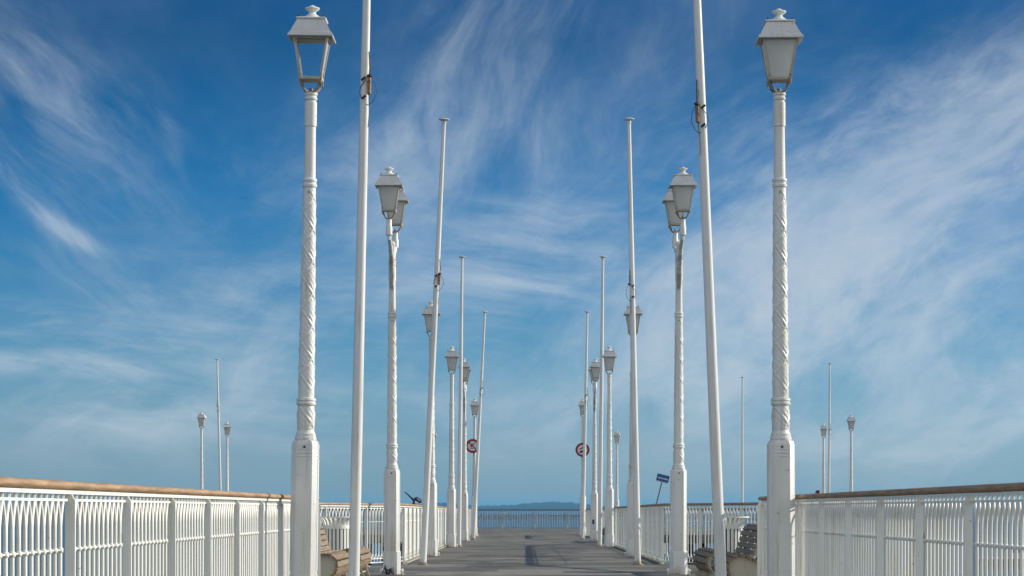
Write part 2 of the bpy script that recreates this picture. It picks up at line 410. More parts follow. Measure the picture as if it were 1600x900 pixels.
for _ in range(420):
    x0 = random.gauss(-20, 110); y0 = random.choice((random.uniform(490, 560), random.uniform(600, 700), random.uniform(760, 840)))
    y0 *= K
    sb.tube([(x0, y0, SEA-0.5), (x0+random.uniform(-.2,.2), y0, SEA+random.uniform(0.8, 2.6))], 0.13, 5)
so_ = sb.build('oyster_stakes', PILE); so_['kind'] = 'stuff'; tag(so_, 'rows of dark oyster stakes on the far sandbanks', 'oyster stakes')

# ------------------------------------------------------------------ pier deck
X0 = 0.164
XL, XR = -2.28, 2.60            # railing lines
BO = 1.70                       # how far the bench bays bulge out
BAYS = [(11.95*K, 13.9*K, 17.7*K, 20.4*K), (32.2*K, 34.9*K, 37.9*K, 40.6*K)]
def plate(name, poly, mat, th=0.35, dz=0.0, kind=True):
    """poly: plan outline; top follows the deck fall"""
    n = len(poly); b = MB()
    vs = [(x, y, zdeck(y)+dz-th) for x, y in poly] + [(x, y, zdeck(y)+dz) for x, y in poly]
    fs = [tuple(reversed(range(n))), tuple(range(n, 2*n))] + [(i, (i+1) % n, n+(i+1) % n, n+i) for i in range(n)]
    b.add(vs, fs); o = b.build(name, mat)
    return structure(o)
TL, TR, TY0, TY1 = -18.0, 18.4, 47.2*K, 65.6*K
W0, W1 = XL-0.22, XR+0.22
plate('pier_deck', [(W0,-8),(W1,-8),(W1,12*K),(W0,12*K)], DECK)
plate('pier_deck', [(W0,12*K+0.002),(W1,12*K+0.002),(W1,TY0-0.002),(W0,TY0-0.002)], DECK)
for b0, b1, b2, b3 in BAYS:
    plate('bay_deck', [(W0-0.003, b0-0.6), (W0-0.003, b3+0.6), (XL-BO-0.22, b2+0.1), (XL-BO-0.22, b1-0.1)], DECK)
    plate('bay_deck', [(W1+0.003, b0-0.6), (XR+BO+0.22, b1-0.1), (XR+BO+0.22, b2+0.1), (W1+0.003, b3+0.6)], DECK)
plate('pier_head_deck', [(TL,TY0),(TR,TY0),(TR,TY1),(TL,TY1)], DECK)
KERB = plain('kerb_timber', (0.36, 0.34, 0.27), 0.7, 0, 0.35, 4)
for y0, y1 in ((BAYS[0][3]+0.1, BAYS[1][0]-0.1), (BAYS[1][3]+0.1, TY0-0.01)):
    for x in (XL, XR): plate('kerb', [(x-0.08,y0),(x+0.08,y0),(x+0.08,y1),(x-0.08,y1)], KERB, 0.02, 0.035)

# ------------------------------------------------------------------ railings
PS = 0.785*K
def panel_mesh():
    b = MB(); N = 12; p = 0.0625*K; x0 = (PS - p*(N-1))/2
    b.box(0.0, PS, -0.022, 0.022, 1.076, 1.0945)                      # flat bar under the handrail
    b.box(0.012, PS-0.012, -0.008, 0.008, 1.040, 1.053)
    b.box(0.012, PS-0.012, -0.008, 0.008, 0.125, 0.137)
    b.box(0.0, PS, -0.022, 0.022, 0.055, 0.072)
    b.tube([(x0, 0, 0.80), (PS-x0, 0, 0.80)], 0.0045, 6)
    for i in range(N):
        x = x0 + i*p
        b.tube([(x,0,1.052),(x,0,1.08)], 0.0095, 6)
        b.tube([(x,0,0.07),(x,0,0.126)], 0.0075, 6)
        for s in (-1, 1):
            if (i == 0 and s < 0) or (i == N-1 and s > 0): continue
            h = s*p/2
            b.tube([(x, 0, 1.045), (x+h*0.30, 0, 1.015), (x+h*0.66, 0, 0.97), (x+h*0.90, 0, 0.92), (x+h, 0, 0.84)], [0.010]*4+[0.011], 8)
            b.tube([(x, 0, 0.132), (x+h*0.55, 0, 0.165), (x+h, 0, 0.225)], 0.0095, 6)
        if i < N-1:
            xm = x + p/2
            b.tube([(xm, 0, 0.2), (xm, 0, 0.86)], 0.0112, 8)
            b.lathe([(0.011, 0.786), (0.017, 0.791), (0.017, 0.808), (0.011, 0.813)], 8, xm, 0)
    return b.mesh('baluster_panel', RAIL, 50)
PANEL = panel_mesh()
def post_mesh(sg):
    b = MB()
    y0, y1 = sorted((-0.010*sg, 0.040*sg))
    poly = [(y0, 0.0), (y1, 0.0), (y1, 1.045), ((y1 if sg > 0 else y0+0.0)-(0.018 if sg > 0 else 0), 1.0745), (y0 if sg > 0 else y1, 1.0745)]
    if sg < 0: poly = [(y0, 0.0), (y1, 0.0), (y1, 1.0745), (y0+0.018, 1.0745), (y0, 1.045)]
    else: poly = [(y0, 0.0), (y1, 0.0), (y1, 1.045), (y1-0.018, 1.0745), (y0, 1.0745)]
    n = len(poly); t = 0.012
    b.add([(-t, a, z) for a, z in poly] + [(t, a, z) for a, z in poly],
          [tuple(range(n)), tuple(reversed(range(n, 2*n)))] + [((i+1) % n, i, n+i, n+(i+1) % n) for i in range(n)])
    b.box(-0.045, 0.045, min(y0, 0)-0.03, y1+0.03, 0.0, 0.012)
    for sx in (-1, 1): b.lathe([(0.009, 0.012), (0.009, 0.026), (0.004, 0.03)], 6, sx*0.03, (y0+y1)/2)
    return b.mesh('post', RAIL)
POSTS = {1: post_mesh(1), -1: post_mesh(-1)}
def handrail_mesh(L, e0=False, e1=False, mat=HAND, w=0.043, h=0.0235):
    b = MB(); n = 14; rings = []
    def ring(x, k): return [(x, w*k*math.cos(2*math.pi*i/n), 1.119 + h*k*math.sin(2*math.pi*i/n)) for i in range(n)]
    rings.append(ring(0.002, 0.93) if not e0 else ring(-0.0, 0.5)); 
    if e0: rings.append(ring(0.012, 0.85))
    m_ = max(2, int(L/0.4))
    for k in range(m_+1):
        x = 0.02 + (L-0.04)*k/m_
        r_ = ring(x, 1.0 + random.uniform(-0.02, 0.02)); rings.append(r_)
    if e1: rings.append(ring(L-0.012, 0.85))
    rings.append(ring(L-0.002, 0.93) if not e1 else ring(L, 0.5))
    b.loft(rings); return b.mesh('handrail', mat, 50)
HR5 = handrail_mesh(PS*5)
def railing(label, pts, sg, ns=None, first=5, over=(0.0, 0.0), posts=(True, True), seed=1):
    """white railing along a plan polyline; ns = panels per leg"""
    P = [Vector((x, y, zdeck(y))) for x, y in pts]
    root = thing('railing', label, 'railing', P[0], (0,0,0), 'white railings with forked balusters along the pier')
    rnd = random.Random(seed)
    for li, (a, c) in enumerate(zip(P, P[1:])):
        d = c - a; L = d.length; n = ns[li] if ns else max(1, round(L/PS)); s = L/n/PS
        rz = math.atan2(d.y, d.x); ry = -math.atan2(d.z, math.hypot(d.x, d.y)); u = d/L; o0 = a - P[0]
        def put(nm, me, dist, sc):
            o = link(nm, me, root, o0 + u*dist); o.rotation_euler = (0, ry, rz); o.scale = (sc, 1, 1); return o
        for i in range(n+1):
            if i == 0 and (li > 0 or not posts[0]): continue
            if i == n and li == len(P)-2 and not posts[1]: continue
            o = put('post', POSTS[sg], i*PS*s, 1.0); o.rotation_euler.rotate_axis('X', rnd.uniform(-.004, .004))
        for i in range(n): put('baluster_panel', PANEL, i*PS*s, s)
        i = 0
        while i < n:
            k = min(first if i == 0 else 5, n-i)
            if k == 5 and 0 < i and i + k < n: put('handrail', HR5, i*PS*s, s)
            else:
                l0 = i*PS*s - (over[0] if i == 0 and li == 0 else 0.0); l1 = (i+k)*PS*s + (over[1] if i+k == n and li == len(P)-2 else 0.0)
                e0 = i == 0 and li == 0; e1 = i+k == n and li == len(P)-2
                put('handrail', handrail_mesh(l1-l0, e0, e1), l0, 1.0)
            i += k
    return root
# near runs (posts on the phase seen in the photograph)
E0L, E0R = 11.70*K, 11.83*K
railing('sunlit railing nearest the camera on the left, with warm tan handrail', [(XL, E0L), (XL, E0L-PS*16)], 1, [16], 3, (0.15, 0))
railing('shaded railing nearest the camera on the right, with grey brown handrail', [(XR, E0R), (XR, E0R-PS*16)], -1, [16], 3, (0.12, 0))
def bay(x, o, b): return [(x, b[0]), (x+o, b[1]), (x+o, b[2]), (x, b[3])]
railing('railing curving round the left bench bay, behind benches and litter bin', bay(XL, -BO, BAYS[0]), -1, [3, 4, 3])
railing('railing curving round the right bench bay, its handrail dark in the shade', bay(XR, BO, BAYS[0]), 1, [3, 4, 3])
railing('railing along the left walk edge behind the third and fourth lamp posts', [(XL, BAYS[0][3]), (XL, BAYS[1][0])], -1, posts=(False, False))
railing('railing along the right walk edge behind the third and fourth lamp posts', [(XR, BAYS[0][3]), (XR, BAYS[1][0])], 1, posts=(False, False))
railing('railing round the far left bay behind the fifth lamp post', bay(XL, -BO, BAYS[1]), -1, [3, 4, 3])
railing('railing round the far right bay behind the fifth lamp post', bay(XR, BO, BAYS[1]), 1, [3, 4, 3])
railing('last stretch of left walk railing before the pier head, beside the slashed sign', [(XL, BAYS[1][3]), (XL, TY0)], -1, posts=(False, True))
railing('last stretch of right walk railing before the pier head, beside the vehicle sign', [(XR, BAYS[1][3]), (XR, TY0)], 1, posts=(False, True))

# pier-head railings: two metre bays of thin straight bars under a dark rail
def bar_panel():
    b = MB(); L = 2.0
    b.box(0.05, L-0.05, -0.012, 0.012, 1.045, 1.062); b.box(0.05, L-0.05, -0.012, 0.012, 0.11, 0.13)
    k = 0.14
    while k < L-0.1:
        b.tube([(k,0,0.12),(k,0,1.05)], 0.0105, 6); k += 0.155
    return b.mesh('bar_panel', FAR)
def twin_post():
    b = MB()
    for s in (-1, 1):
        b.box(s*0.06-0.022, s*0.06+0.022, -0.03, 0.03, 0.0, 1.10)
    b.box(-0.06, 0.06, -0.02, 0.02, 0.9, 0.93); b.box(-0.10, 0.10, -0.06, 0.06, 0.0, 0.015)
    b.add([(-0.06, 0.03, 0.0), (0.06, 0.03, 0.0), (0.06, -0.12, 0.0), (-0.06, -0.12, 0.0), (-0.06, 0.0, 0.28), (0.06, 0.0, 0.28)], [(0,1,2,3),(0,4,5,1),(2,5,4,3),(0,3,4),(1,5,2)])
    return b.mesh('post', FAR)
BARP, TWIN = bar_panel(), twin_post()
def head_rail(label, p0, p1):
    a = Vector((p0[0], p0[1], zdeck(p0[1]))); c = Vector((p1[0], p1[1], zdeck(p1[1]))); d = c-a
    L = d.length; n = max(1, round(L/2.0)); s = L/n/2.0
    root = thing('railing', label, 'railing', a, (0, -math.atan2(d.z, math.hypot(d.x, d.y)), math.atan2(d.y, d.x)), 'plain bar railings round the pier head')
    for i in range(n+1): link('post', TWIN, root, (i*2*s, 0, 0))
    for i in range(n): o = link('bar_panel', BARP, root, (i*2*s, 0, 0)); o.scale = (s, 1, 1)
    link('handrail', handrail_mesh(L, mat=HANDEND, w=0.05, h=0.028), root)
head_rail('far end railing of thin bars under a dark handrail, before the open sea', (TL+0.2+0.83, TY1-0.25), (TR-0.2+0.03, TY1-0.25))
head_rail('pier head railing facing the camera left of the narrow walk', (TL+0.2, TY0+0.2), (XL-0.08, TY0+0.2))
head_rail('pier head railing facing the camera right of the narrow walk', (XR+0.08, TY0+0.2), (TR-0.2, TY0+0.2))
head_rail('side railing at the far left end of the pier head', (TL+0.2, TY0+0.35), (TL+0.2, TY1-0.4))
head_rail('side railing at the far right end of the pier head', (TR-0.2, TY0+0.35), (TR-0.2, TY1-0.4))

# piles under the pier head
pm = MB(); 
prof = []
random.seed(5)
for k in range(13): prof.append((0.15*(1+random.uniform(-.06,.06)) + (0.05 if k < 7 else 0.0), SEA-1.0 + k*(4.0+1.0-0.5)/12))
pm.lathe(prof, 14); PILEM = pm.mesh('pier_pile', PILE)
cnt = 0
for yy in (TY0+1, TY0+14, TY0+28, TY1-1):
    for i in range(11):
        o = link('pier_pile', PILEM, None, (TL+0.6+i*(TR-TL-1.2)/10, yy, 0), random.uniform(0, 6))
        tag(o, 'dark encrusted pile standing in the sea under the pier head deck', 'pile', 'piles under the pier head')

# ------------------------------------------------------------------ lamp posts
def ornament(th, z):
    """two ropes winding opposite ways round the shaft, their diamonds filled with slanting flutes"""
    u = th/(2*math.pi)*2 + 0.25; v = z/0.30
    def band(t):
        t = abs(((t + 0.5) % 1.0) - 0.5)
        if t < 0.075: return 1.0 - (t/0.075)**2
        if t < 0.125: return -0.55*math.sin((t-0.075)/0.05*math.pi)
        return 0.0
    a, b = band(u+v), band(u-v)
    flute = 0.5 + 0.5*math.cos(2*math.pi*(u+v)*5.0)
    inside = 1.0 if ((u-v) % 1.0) > 0.5 else 0.35
    return 0.0062*(max(a, b) if max(a, b) > 0 else min(a, b)) + (0.0034*flute*inside if max(a, b) <= 0 else 0.0)
def column_mesh():
    b = MB()
    prof = [(0.092, 1.640), (0.100, 1.646), (0.100, 1.668), (0.093, 1.675), (0.093, 1.700), (0.084, 1.712), (0.078, 1.735)]
    b.lathe(prof, 28)
    def carved(z0, z1, r0, r1, bulge=0.0):
        n = 54; m_ = int((z1-z0)/0.0075); rings = []
        for k in range(m_+1):
            t = k/m_; z = z0+(z1-z0)*t; r = r0+(r1-r0)*t + bulge*math.sin(math.pi*t)
            fade = min(1, t*12, (1-t)*12)
            rings.append([((r+ornament(2*math.pi*i/n, z)*fade)*math.cos(2*math.pi*i/n), (r+ornament(2*math.pi*i/n, z)*fade)*math.sin(2*math.pi*i/n), z) for i in range(n)])
        b.loft(rings)
    carved(1.734, 1.965, 0.078, 0.074, 0.005)
    b.lathe([(0.074, 1.962), (0.090, 1.970), (0.092, 1.988), (0.084, 1.995), (0.084, 2.003), (0.092, 2.010), (0.090, 2.028), (0.075, 2.036)], 28)
    carved(2.034, 3.985, 0.074, 0.058)
    b.lathe([(0.058, 3.982), (0.068, 3.990), (0.070, 4.010), (0.063, 4.018), (0.063, 4.036), (0.070, 4.044), (0.068, 4.062), (0.055, 4.072),
             (0.0545, 4.10), (0.050, 4.55), (0.0575, 4.552), (0.0570, 4.775), (0.049, 4.778), (0.049, 4.79), (0.059, 4.800), (0.060, 4.815), (0.053, 4.822), (0.053, 4.835), (0.061, 4.842), (0.061, 4.86), (0.03, 4.864)], 28)
    return b.mesh('column', PAINT, 30)
def plinth_mesh():
    b = MB()
    b.sq([(0.134, 0.012), (0.134, 0.36), (0.128, 0.372), (0.1195, 0.376), (0.1195, 1.595), (0.112, 1.628), (0.100, 1.641)], 0.046)
    for k in range(4):                                             # raised panels and bead lines on each face
        q = []
        for (x0, x1, z0, z1, dp) in ((-0.062, 0.062, 0.43, 1.47, 0.005), (-0.070, 0.070, 1.488, 1.500, 0.006), (-0.070, 0.070, 1.520, 1.532, 0.006), (-0.066, 0.066, 1.552, 1.606, 0.004), (-0.07, 0.07, 0.385, 0.396, 0.005)):
            bb = MB().box(x0, x1, -0.1193-dp, -0.11, z0, z1)
            c, s_ = [(1,0),(0,1),(-1,0),(0,-1)][k]
            b.add([(x*c-y*s_, x*s_+y*c, z) for x, y, z in bb.v], bb.f)
    return b.mesh('plinth', PAINT, 30)
def base_mesh():
    b = MB(); b.box(-0.19, 0.19, -0.19, 0.19, 0.0, 0.013)
    return b.mesh('base_plate', RUST)
def bolt_mesh():
    b = MB(); b.lathe([(0.016, 0.013), (0.016, 0.03), (0.010, 0.031), (0.010, 0.05), (0.018, 0.052), (0.020, 0.07), (0.012, 0.092), (0.004, 0.1)], 8)
    return b.mesh('bolt', PAINT)
# lantern (origin at its foot, where the yoke meets the column)
ZB, ZE = 0.125, 0.50
HB, HE = 0.098, 0.158
def lantern_frame():
    b = MB()
    b.sq([(HB+0.006, ZB-0.014), (HB+0.010, ZB), (HB+0.010, ZB+0.012), (HB-0.008, ZB+0.013)])
    for sx in (-1, 1):
        for sy in (-1, 1):
            b.loft([[(sx*(h+a), sy*(h+c), z) for a, c in ((0.006,0.006),(0.006,-0.014),(-0.014,-0.014),(-0.014,0.006))] for h, z in ((HB, ZB+0.005), (HE, ZE))])
    for k in range(4):
        bb = MB(); h0 = HE-0.012; bb.box(-HE+0.012, HE-0.012, -HE-0.004, -HE+0.012, ZE-0.03, ZE+0.004)
        c, s_ = [(1,0),(0,1),(-1,0),(0,-1)][k]
        b.add([(x*c-y*s_, x*s_+y*c, z) for x, y, z in bb.v], bb.f)
    return b.mesh('lantern', FRAME, 30)
def eave_mesh():                                                       # hollow flared skirt, open below
    b = MB()
    def ring(h, z): return [(h,-h,z),(h,h,z),(-h,h,z),(-h,-h,z)]
    rg = [ring(0.150, ZE+0.03), ring(0.190, ZE-0.008), ring(0.207, ZE-0.020), ring(0.2095, ZE-0.014), ring(0.200, ZE+0.012), ring(0.188, ZE+0.018),
          ring(0.126, ZE+0.142), ring(0.137, ZE+0.144), ring(0.139, ZE+0.155), ring(0.118, ZE+0.163), ring(0.06, ZE+0.169)]
    b.loft(rg)
    return b.mesh('roof', ROOF, 25)
def finial_mesh():
    b = MB(); z = ZE+0.167
    b.lathe([(0.085, z), (0.078, z+0.012), (0.056, z+0.024), (0.036, z+0.040), (0.032, z+0.052), (0.040, z+0.062), (0.062, z+0.076), (0.070, z+0.086), (0.066, z+0.094), (0.035, z+0.103), (0.024, z+0.112), (0.010, z+0.118)], 20)
    return b.mesh('finial', PAINT, 50)
def nuts_mesh():
    return MB().lathe([(0.009, ZE+0.153), (0.009, ZE+0.175), (0.004, ZE+0.181)], 8).mesh('nut', DARK)
def yoke_mesh():
    b = MB()
    for sx in (-1, 1):
        for sy in (-1, 1):
            b.tube([(sx*0.098, sy*0.098, ZB-0.05), (sx*0.098, sy*0.098, ZB+0.04)], [0.007, 0.013], 8)
            b.tube([(sx*0.098, sy*0.098, ZB+0.01), (sx*0.090, sy*0.090, ZB-0.02), (sx*0.070, sy*0.070, 0.045), (sx*0.048, sy*0.048, 0.016), (sx*0.02, sy*0.02, 0.006), (0, 0, 0.006)], 0.0095, 8)
    b.lathe([(0.05, -0.002), (0.045, 0.012), (0.02, 0.02), (0.016, 0.045), (0.006, 0.05)], 14)
    return b.mesh('yoke', RUST)
def pane_mesh():
    y0, y1 = HB-0.004, HE-0.004
    b = MB(); a, c = HB-0.012, HE-0.012
    z0, z1 = ZB+0.012, ZE-0.026
    t = (z1-ZB)/(ZE-ZB); y1 = y0+(y1-y0)*t; c = a+(c-a)*t
    b.add([(-a,-y0,z0),(a,-y0,z0),(c,-y1,z1),(-c,-y1,z1),(-a,-y0+0.003,z0),(a,-y0+0.003,z0),(c,-y1+0.003,z1),(-c,-y1+0.003,z1)],
          [(0,1,2,3),(7,6,5,4),(1,0,4,5),(2,1,5,6),(3,2,6,7),(0,3,7,4)])
    return b.mesh('pane', FROST)
LM = dict(column=column_mesh(), plinth=plinth_mesh(), base=base_mesh(), bolt=bolt_mesh(), lantern=lantern_frame(), roof=eave_mesh(), finial=finial_mesh(), nuts=nuts_mesh(), yoke=yoke_mesh(), pane=pane_mesh())
LOCK = MB().tube([(0, -0.119, 1.578), (0, -0.1275, 1.578)], 0.0115, 10).mesh('lock', DARK)
HOLE = MB().tube([(0, -0.055, 3.94), (0, -0.068, 3.94)], 0.011, 10).mesh('bolt_hole', RUST)
def lantern(parent, loc, missing=()):
    L = link('lantern', LM['lantern'], parent, loc)
    for nm in ('roof', 'finial', 'yoke'): link(nm, LM[nm], L)
    for sx in (-1, 1):
        for sy in (-1, 1): link('nut', LM['nuts'], L, (sx*0.112, sy*0.112, 0))
    for k in range(4):
        if k in missing: continue
        link('pane', LM['pane'], L, (0,0,0), k*math.pi/2)
    return L
AR = 0.95
def arm_mesh():
    b = MB()
    for s in (-1, 1):
        b.tube([(0, s*0.062, -0.42), (0, s*0.10, -0.22), (0, s*0.22, 0.0), (0, s*0.50, 0.17), (0, s*0.80, 0.25), (0, s*AR, 0.31)], [0.034, 0.040, 0.038, 0.032, 0.030, 0.030], 12)
        b.tube([(0, s*0.04, 0.20), (0, s*0.30, 0.235), (0, s*0.80, 0.262)], 0.014, 8)
        b.lathe([(0.044, 0.30), (0.050, 0.305), (0.050, 0.43), (0.044, 0.44), (0.040, 0.445), (0.040, 0.55), (0.03, 0.553)], 18, 0, s*AR)
        b.lathe([(0.005, 0.22), (0.02, 0.23), (0.024, 0.265), (0.03, 0.302)], 14, 0, s*AR)
    b.lathe([(0.056, -0.02), (0.052, 0.03), (0.046, 0.06), (0.044, 0.24), (0.052, 0.26), (0.03, 0.30), (0.004, 0.32)], 16)
    return b.mesh('double_arm', PAINT, 45)
ARM = arm_mesh()
def lamp(label, x, y, tilt=0.0, double=False, missing=(), group='white lamp posts along the pier', rz=0.0):
    r = thing('street_lamp', label, 'lamp post', (x, y, zdeck(y)), (0, R(tilt), rz), group)
    link('plinth', LM['plinth'], r); link('column', LM['column'], r); bp = link('base_plate', LM['base'], r)
    for sx in (-1, 1):
        for sy in (-1, 1): link('bolt', LM['bolt'], bp, (sx*0.16, sy*0.16, 0))
    link('lock', LOCK, r); link('bolt_hole', HOLE, r)
    if double:
        link('double_arm', ARM, r, (0,0,4.86))
        for s in (-1, 1): lantern(r, (0, s*AR, 4.86+0.55))
    else:
        L = lantern(r, (0,0,4.86), missing)
        if missing: L.scale = (1, 1, 1.04)
    return r
LX, RX = -2.056, 2.384
LD = [v*K for v in (10.09, 16.85, 24.04, 30.56, 37.2, 44.4)]
lab = [('nearest lamp post left of the walk, its lantern open with the front glass gone', 'nearest lamp post right of the walk, its lantern with frosted white panes'),
       ('two-lantern lamp post at the left bench bay, just beyond the left benches', 'two-lantern lamp post at the right bench bay, just beyond the right benches'),
       ('single lamp post half hidden by the leaning flagpole, third in the left row', 'single lamp post hidden behind a flagpole, third in the right row'),
       ('single lamp post beside the straight flagpole, fourth in the left row', 'single lamp post beside the straight flagpole, fourth in the right row'),
       ('far two-lantern lamp post in the left row, just nearer than the slashed sign', 'far two-lantern lamp post in the right row, with a dark patch on its plinth'),
       ('last lamp post of the left row, carrying the red sign with a slash', 'last lamp post of the right row, carrying the red ringed vehicle sign')]
for i, d in enumerate(LD):
    lamp(lab[i][0], LX, d, (0.9, 0.1, 0.0, 0.2, 0.1, 0.3)[i], i in (1, 4), (0, 2) if i == 0 else ())
    lamp(lab[i][1], RX, d, (-0.26, 0.1, 0.15, 0.0, 0.2, 0.1)[i], i in (1, 4))
def plinth_hole(root):
    MB().box(-0.068, -0.006, -0.1255, -0.118, 0.58, 0.74).build('access_hole', DARK, root)
for o in list(bpy.data.objects):
    if o.get('label') == lab[4][1]: plinth_hole(o)
    if o.get('label') == lab[1][0]:
        random.seed(8); cb = MB()
        for k in range(5):
            x = random.uniform(-0.08, 0.10); cb.tube([(x, -0.135, 0.02), (x+random.uniform(-.05,.05), -0.19, 0.10+random.uniform(0,.05)), (x+random.uniform(-.12,.12), -0.23, 0.03)], 0.008, 6)
        cb.build('cable_tails', DARK, o)
for (u, yt, d, lb) in ((677, 668, 62, 'small distant lamp post on the pier head behind the third left lamp post'),
                       (964, 668, 62, 'small distant lamp post on the pier head right of the right lamp row'),
                       (315, 640, 50.3, 'taller looking of the two distant lamp posts above the left handrail'),
                       (355, 655, 55.8, 'distant lamp post right of the distant flagpole above the left handrail'),
                       (1287, 659, 57.0, 'distant lamp post left of the distant flagpole above the right handrail'),
                       (1330, 645, 51.9, 'rightmost of the distant lamp posts, right of the distant flagpole above the right handrail')):
    d *= K
    lamp(lb, (u-819.5)/F*d, d, 0.0, group='distant lamp posts on the pier head', rz=random.uniform(-.15, .15))

# ------------------------------------------------------------------ flagpoles
def pole_mesh():
    b = MB(); rings = []
    n = 22; H = 8.16
    prof = [(0.062, 0.0), (0.060, 1.5), (0.056, 3.0), (0.0555, 3.02), (0.052, 4.5), (0.0475, 5.95), (0.046, 5.97), (0.040, 7.2), (0.035, H)]
    b.lathe(prof, n); return b.mesh('pole', POLE, 40)
POLEM = pole_mesh()
CAPM = MB().lathe([(0.035, 8.15), (0.042, 8.17), (0.042, 8.20), (0.030, 8.205), (0.075, 8.222), (0.100, 8.232), (0.104, 8.242), (0.09, 8.252), (0.05, 8.262), (0.01, 8.268)], 22).mesh('cap', PAINT, 50)
FLG = MB().lathe([(0.115, 0.0), (0.115, 0.014), (0.075, 0.016), (0.068, 0.05), (0.063, 0.052)], 20).mesh('base_flange', RUST, 40)
def halyard(root, side, z, weight=True, loops=True, r=0.05):
    ang = -math.pi/2 + side*0.75
    cx, cy = math.cos(ang), math.sin(ang)
    def at(rad, zz, a=0.0): return (math.cos(ang+a)*rad, math.sin(ang+a)*rad, zz)
    b = MB()
    b.tube([at(r+0.012, z+0.30), at(r+0.022, z+0.20), at(r+0.03, z+0.12), at(r+0.022, z+0.05)], 0.006, 6)
    b.tube([at(r+0.016, z+0.20, .2), at(r+0.03, z+0.14, .3), at(r+0.03, z+0.09, .2)], 0.005, 6)
    if loops:
        for s_, w in ((1, 0.10), (-1, 0.085)):
            b.tube([at(r+0.02, z+0.04), at(r+0.04, z+0.0, s_*0.5), (cx*r + s_*w*0.9, cy*r, z-0.08), (cx*r + s_*w, cy*r, z-0.15), (cx*r+s_*w*0.6, cy*r, z-0.24), at(r+0.012, z-0.28)], 0.0042, 6)
        b.tube([at(r+0.02, z-0.16), at(r+0.02, z-0.36, .2), at(r+0.014, z-0.52, .1)], 0.0035, 6)
    h = b.build('halyard', ROPE, root)
    for zz, a in ((z+0.0, -side*0.9), (z-0.20, -side*0.8)):
        p = Vector(at(r+0.03, zz, a)); MB().tube([p+Vector((-0.022, 0, -0.018)), p+Vector((0.022, 0, 0.018))], 0.013, 8).build('clip', DARK, h)
    MB().lathe([(0.012, z+0.015), (0.03, z+0.03), (0.03, z+0.045), (0.012, z+0.055)], 10, cx*(r+0.03), cy*(r+0.03)).build('shackle', DARK, h)
    if weight:
        MB().lathe([(0.012, z-0.17), (0.021, z-0.16), (0.022, z-0.06), (0.0225, z-0.055), (0.022, z+0.01), (0.015, z+0.018)], 14, cx*(r+0.026), cy*(r+0.026)).build('halyard_weight', ORANGE, h)
def flagpole(label, x, y, tilt, hal=None, sc=1.0, group='bare white flagpoles along the pier', tilty=0.0):
    r = thing('flagpole', label, 'flagpole', (x, y, zdeck(y)), (R(tilty), R(tilt), 0), group)
    r.scale = (1, 1, sc)
    link('pole', POLEM, r); link('cap', CAPM, r); link('base_flange', FLG, r)
    if hal: halyard(r, *hal)
    return r
flagpole('nearest flagpole on the left, its top beyond the frame, with a rope tangle high up', -1.857, 11.8*K, 1.27, (1, 5.66, True))
flagpole('nearest flagpole on the right, leaning left, with an orange rusty weight high up', 2.14, 11.8*K, -2.35, (-1, 5.36, True))
flagpole('leaning flagpole in the left row with an orange rusty weight halfway up', -1.874, 20.1*K, 2.72, (1, 5.35, True))
flagpole('flagpole in the right row in front of a lantern, with dark rope clips', 2.093, 20.1*K, -1.15, (-1, 5.15, False))
flagpole('straight flagpole beside the fourth lamp post of the left row', -1.863, 30.9*K, 0.64)
flagpole('straight flagpole beside the fourth lamp post of the right row', 2.136, 30.9*K, 0.64)
flagpole('farthest flagpole of the left row, leaning in, just right of the slashed sign', -1.845, 39.3*K, 2.9, (1, 5.45, False))
flagpole('farthest flagpole of the right row, crossing in front of the red ringed sign', 2.10, 39.3*K, 1.2, (1, 5.2, False))
for (u, d, tl, hh, lb) in ((346, 51.5, -1.4, (-1, 6.0, False), 'distant flagpole between two small lamps above the left handrail'),
                       (1294.5, 53.0, 0.5, (1, 5.0, False), 'distant flagpole between two small lamps above the right handrail'),
                       (1160, 58.4, 0.0, None, 'lone distant flagpole above the dark cross railing on the right')):
    d *= K
    flagpole(lb, (u-819.5)/F*d, d, tl, hh, group='distant flagpoles on the pier head')

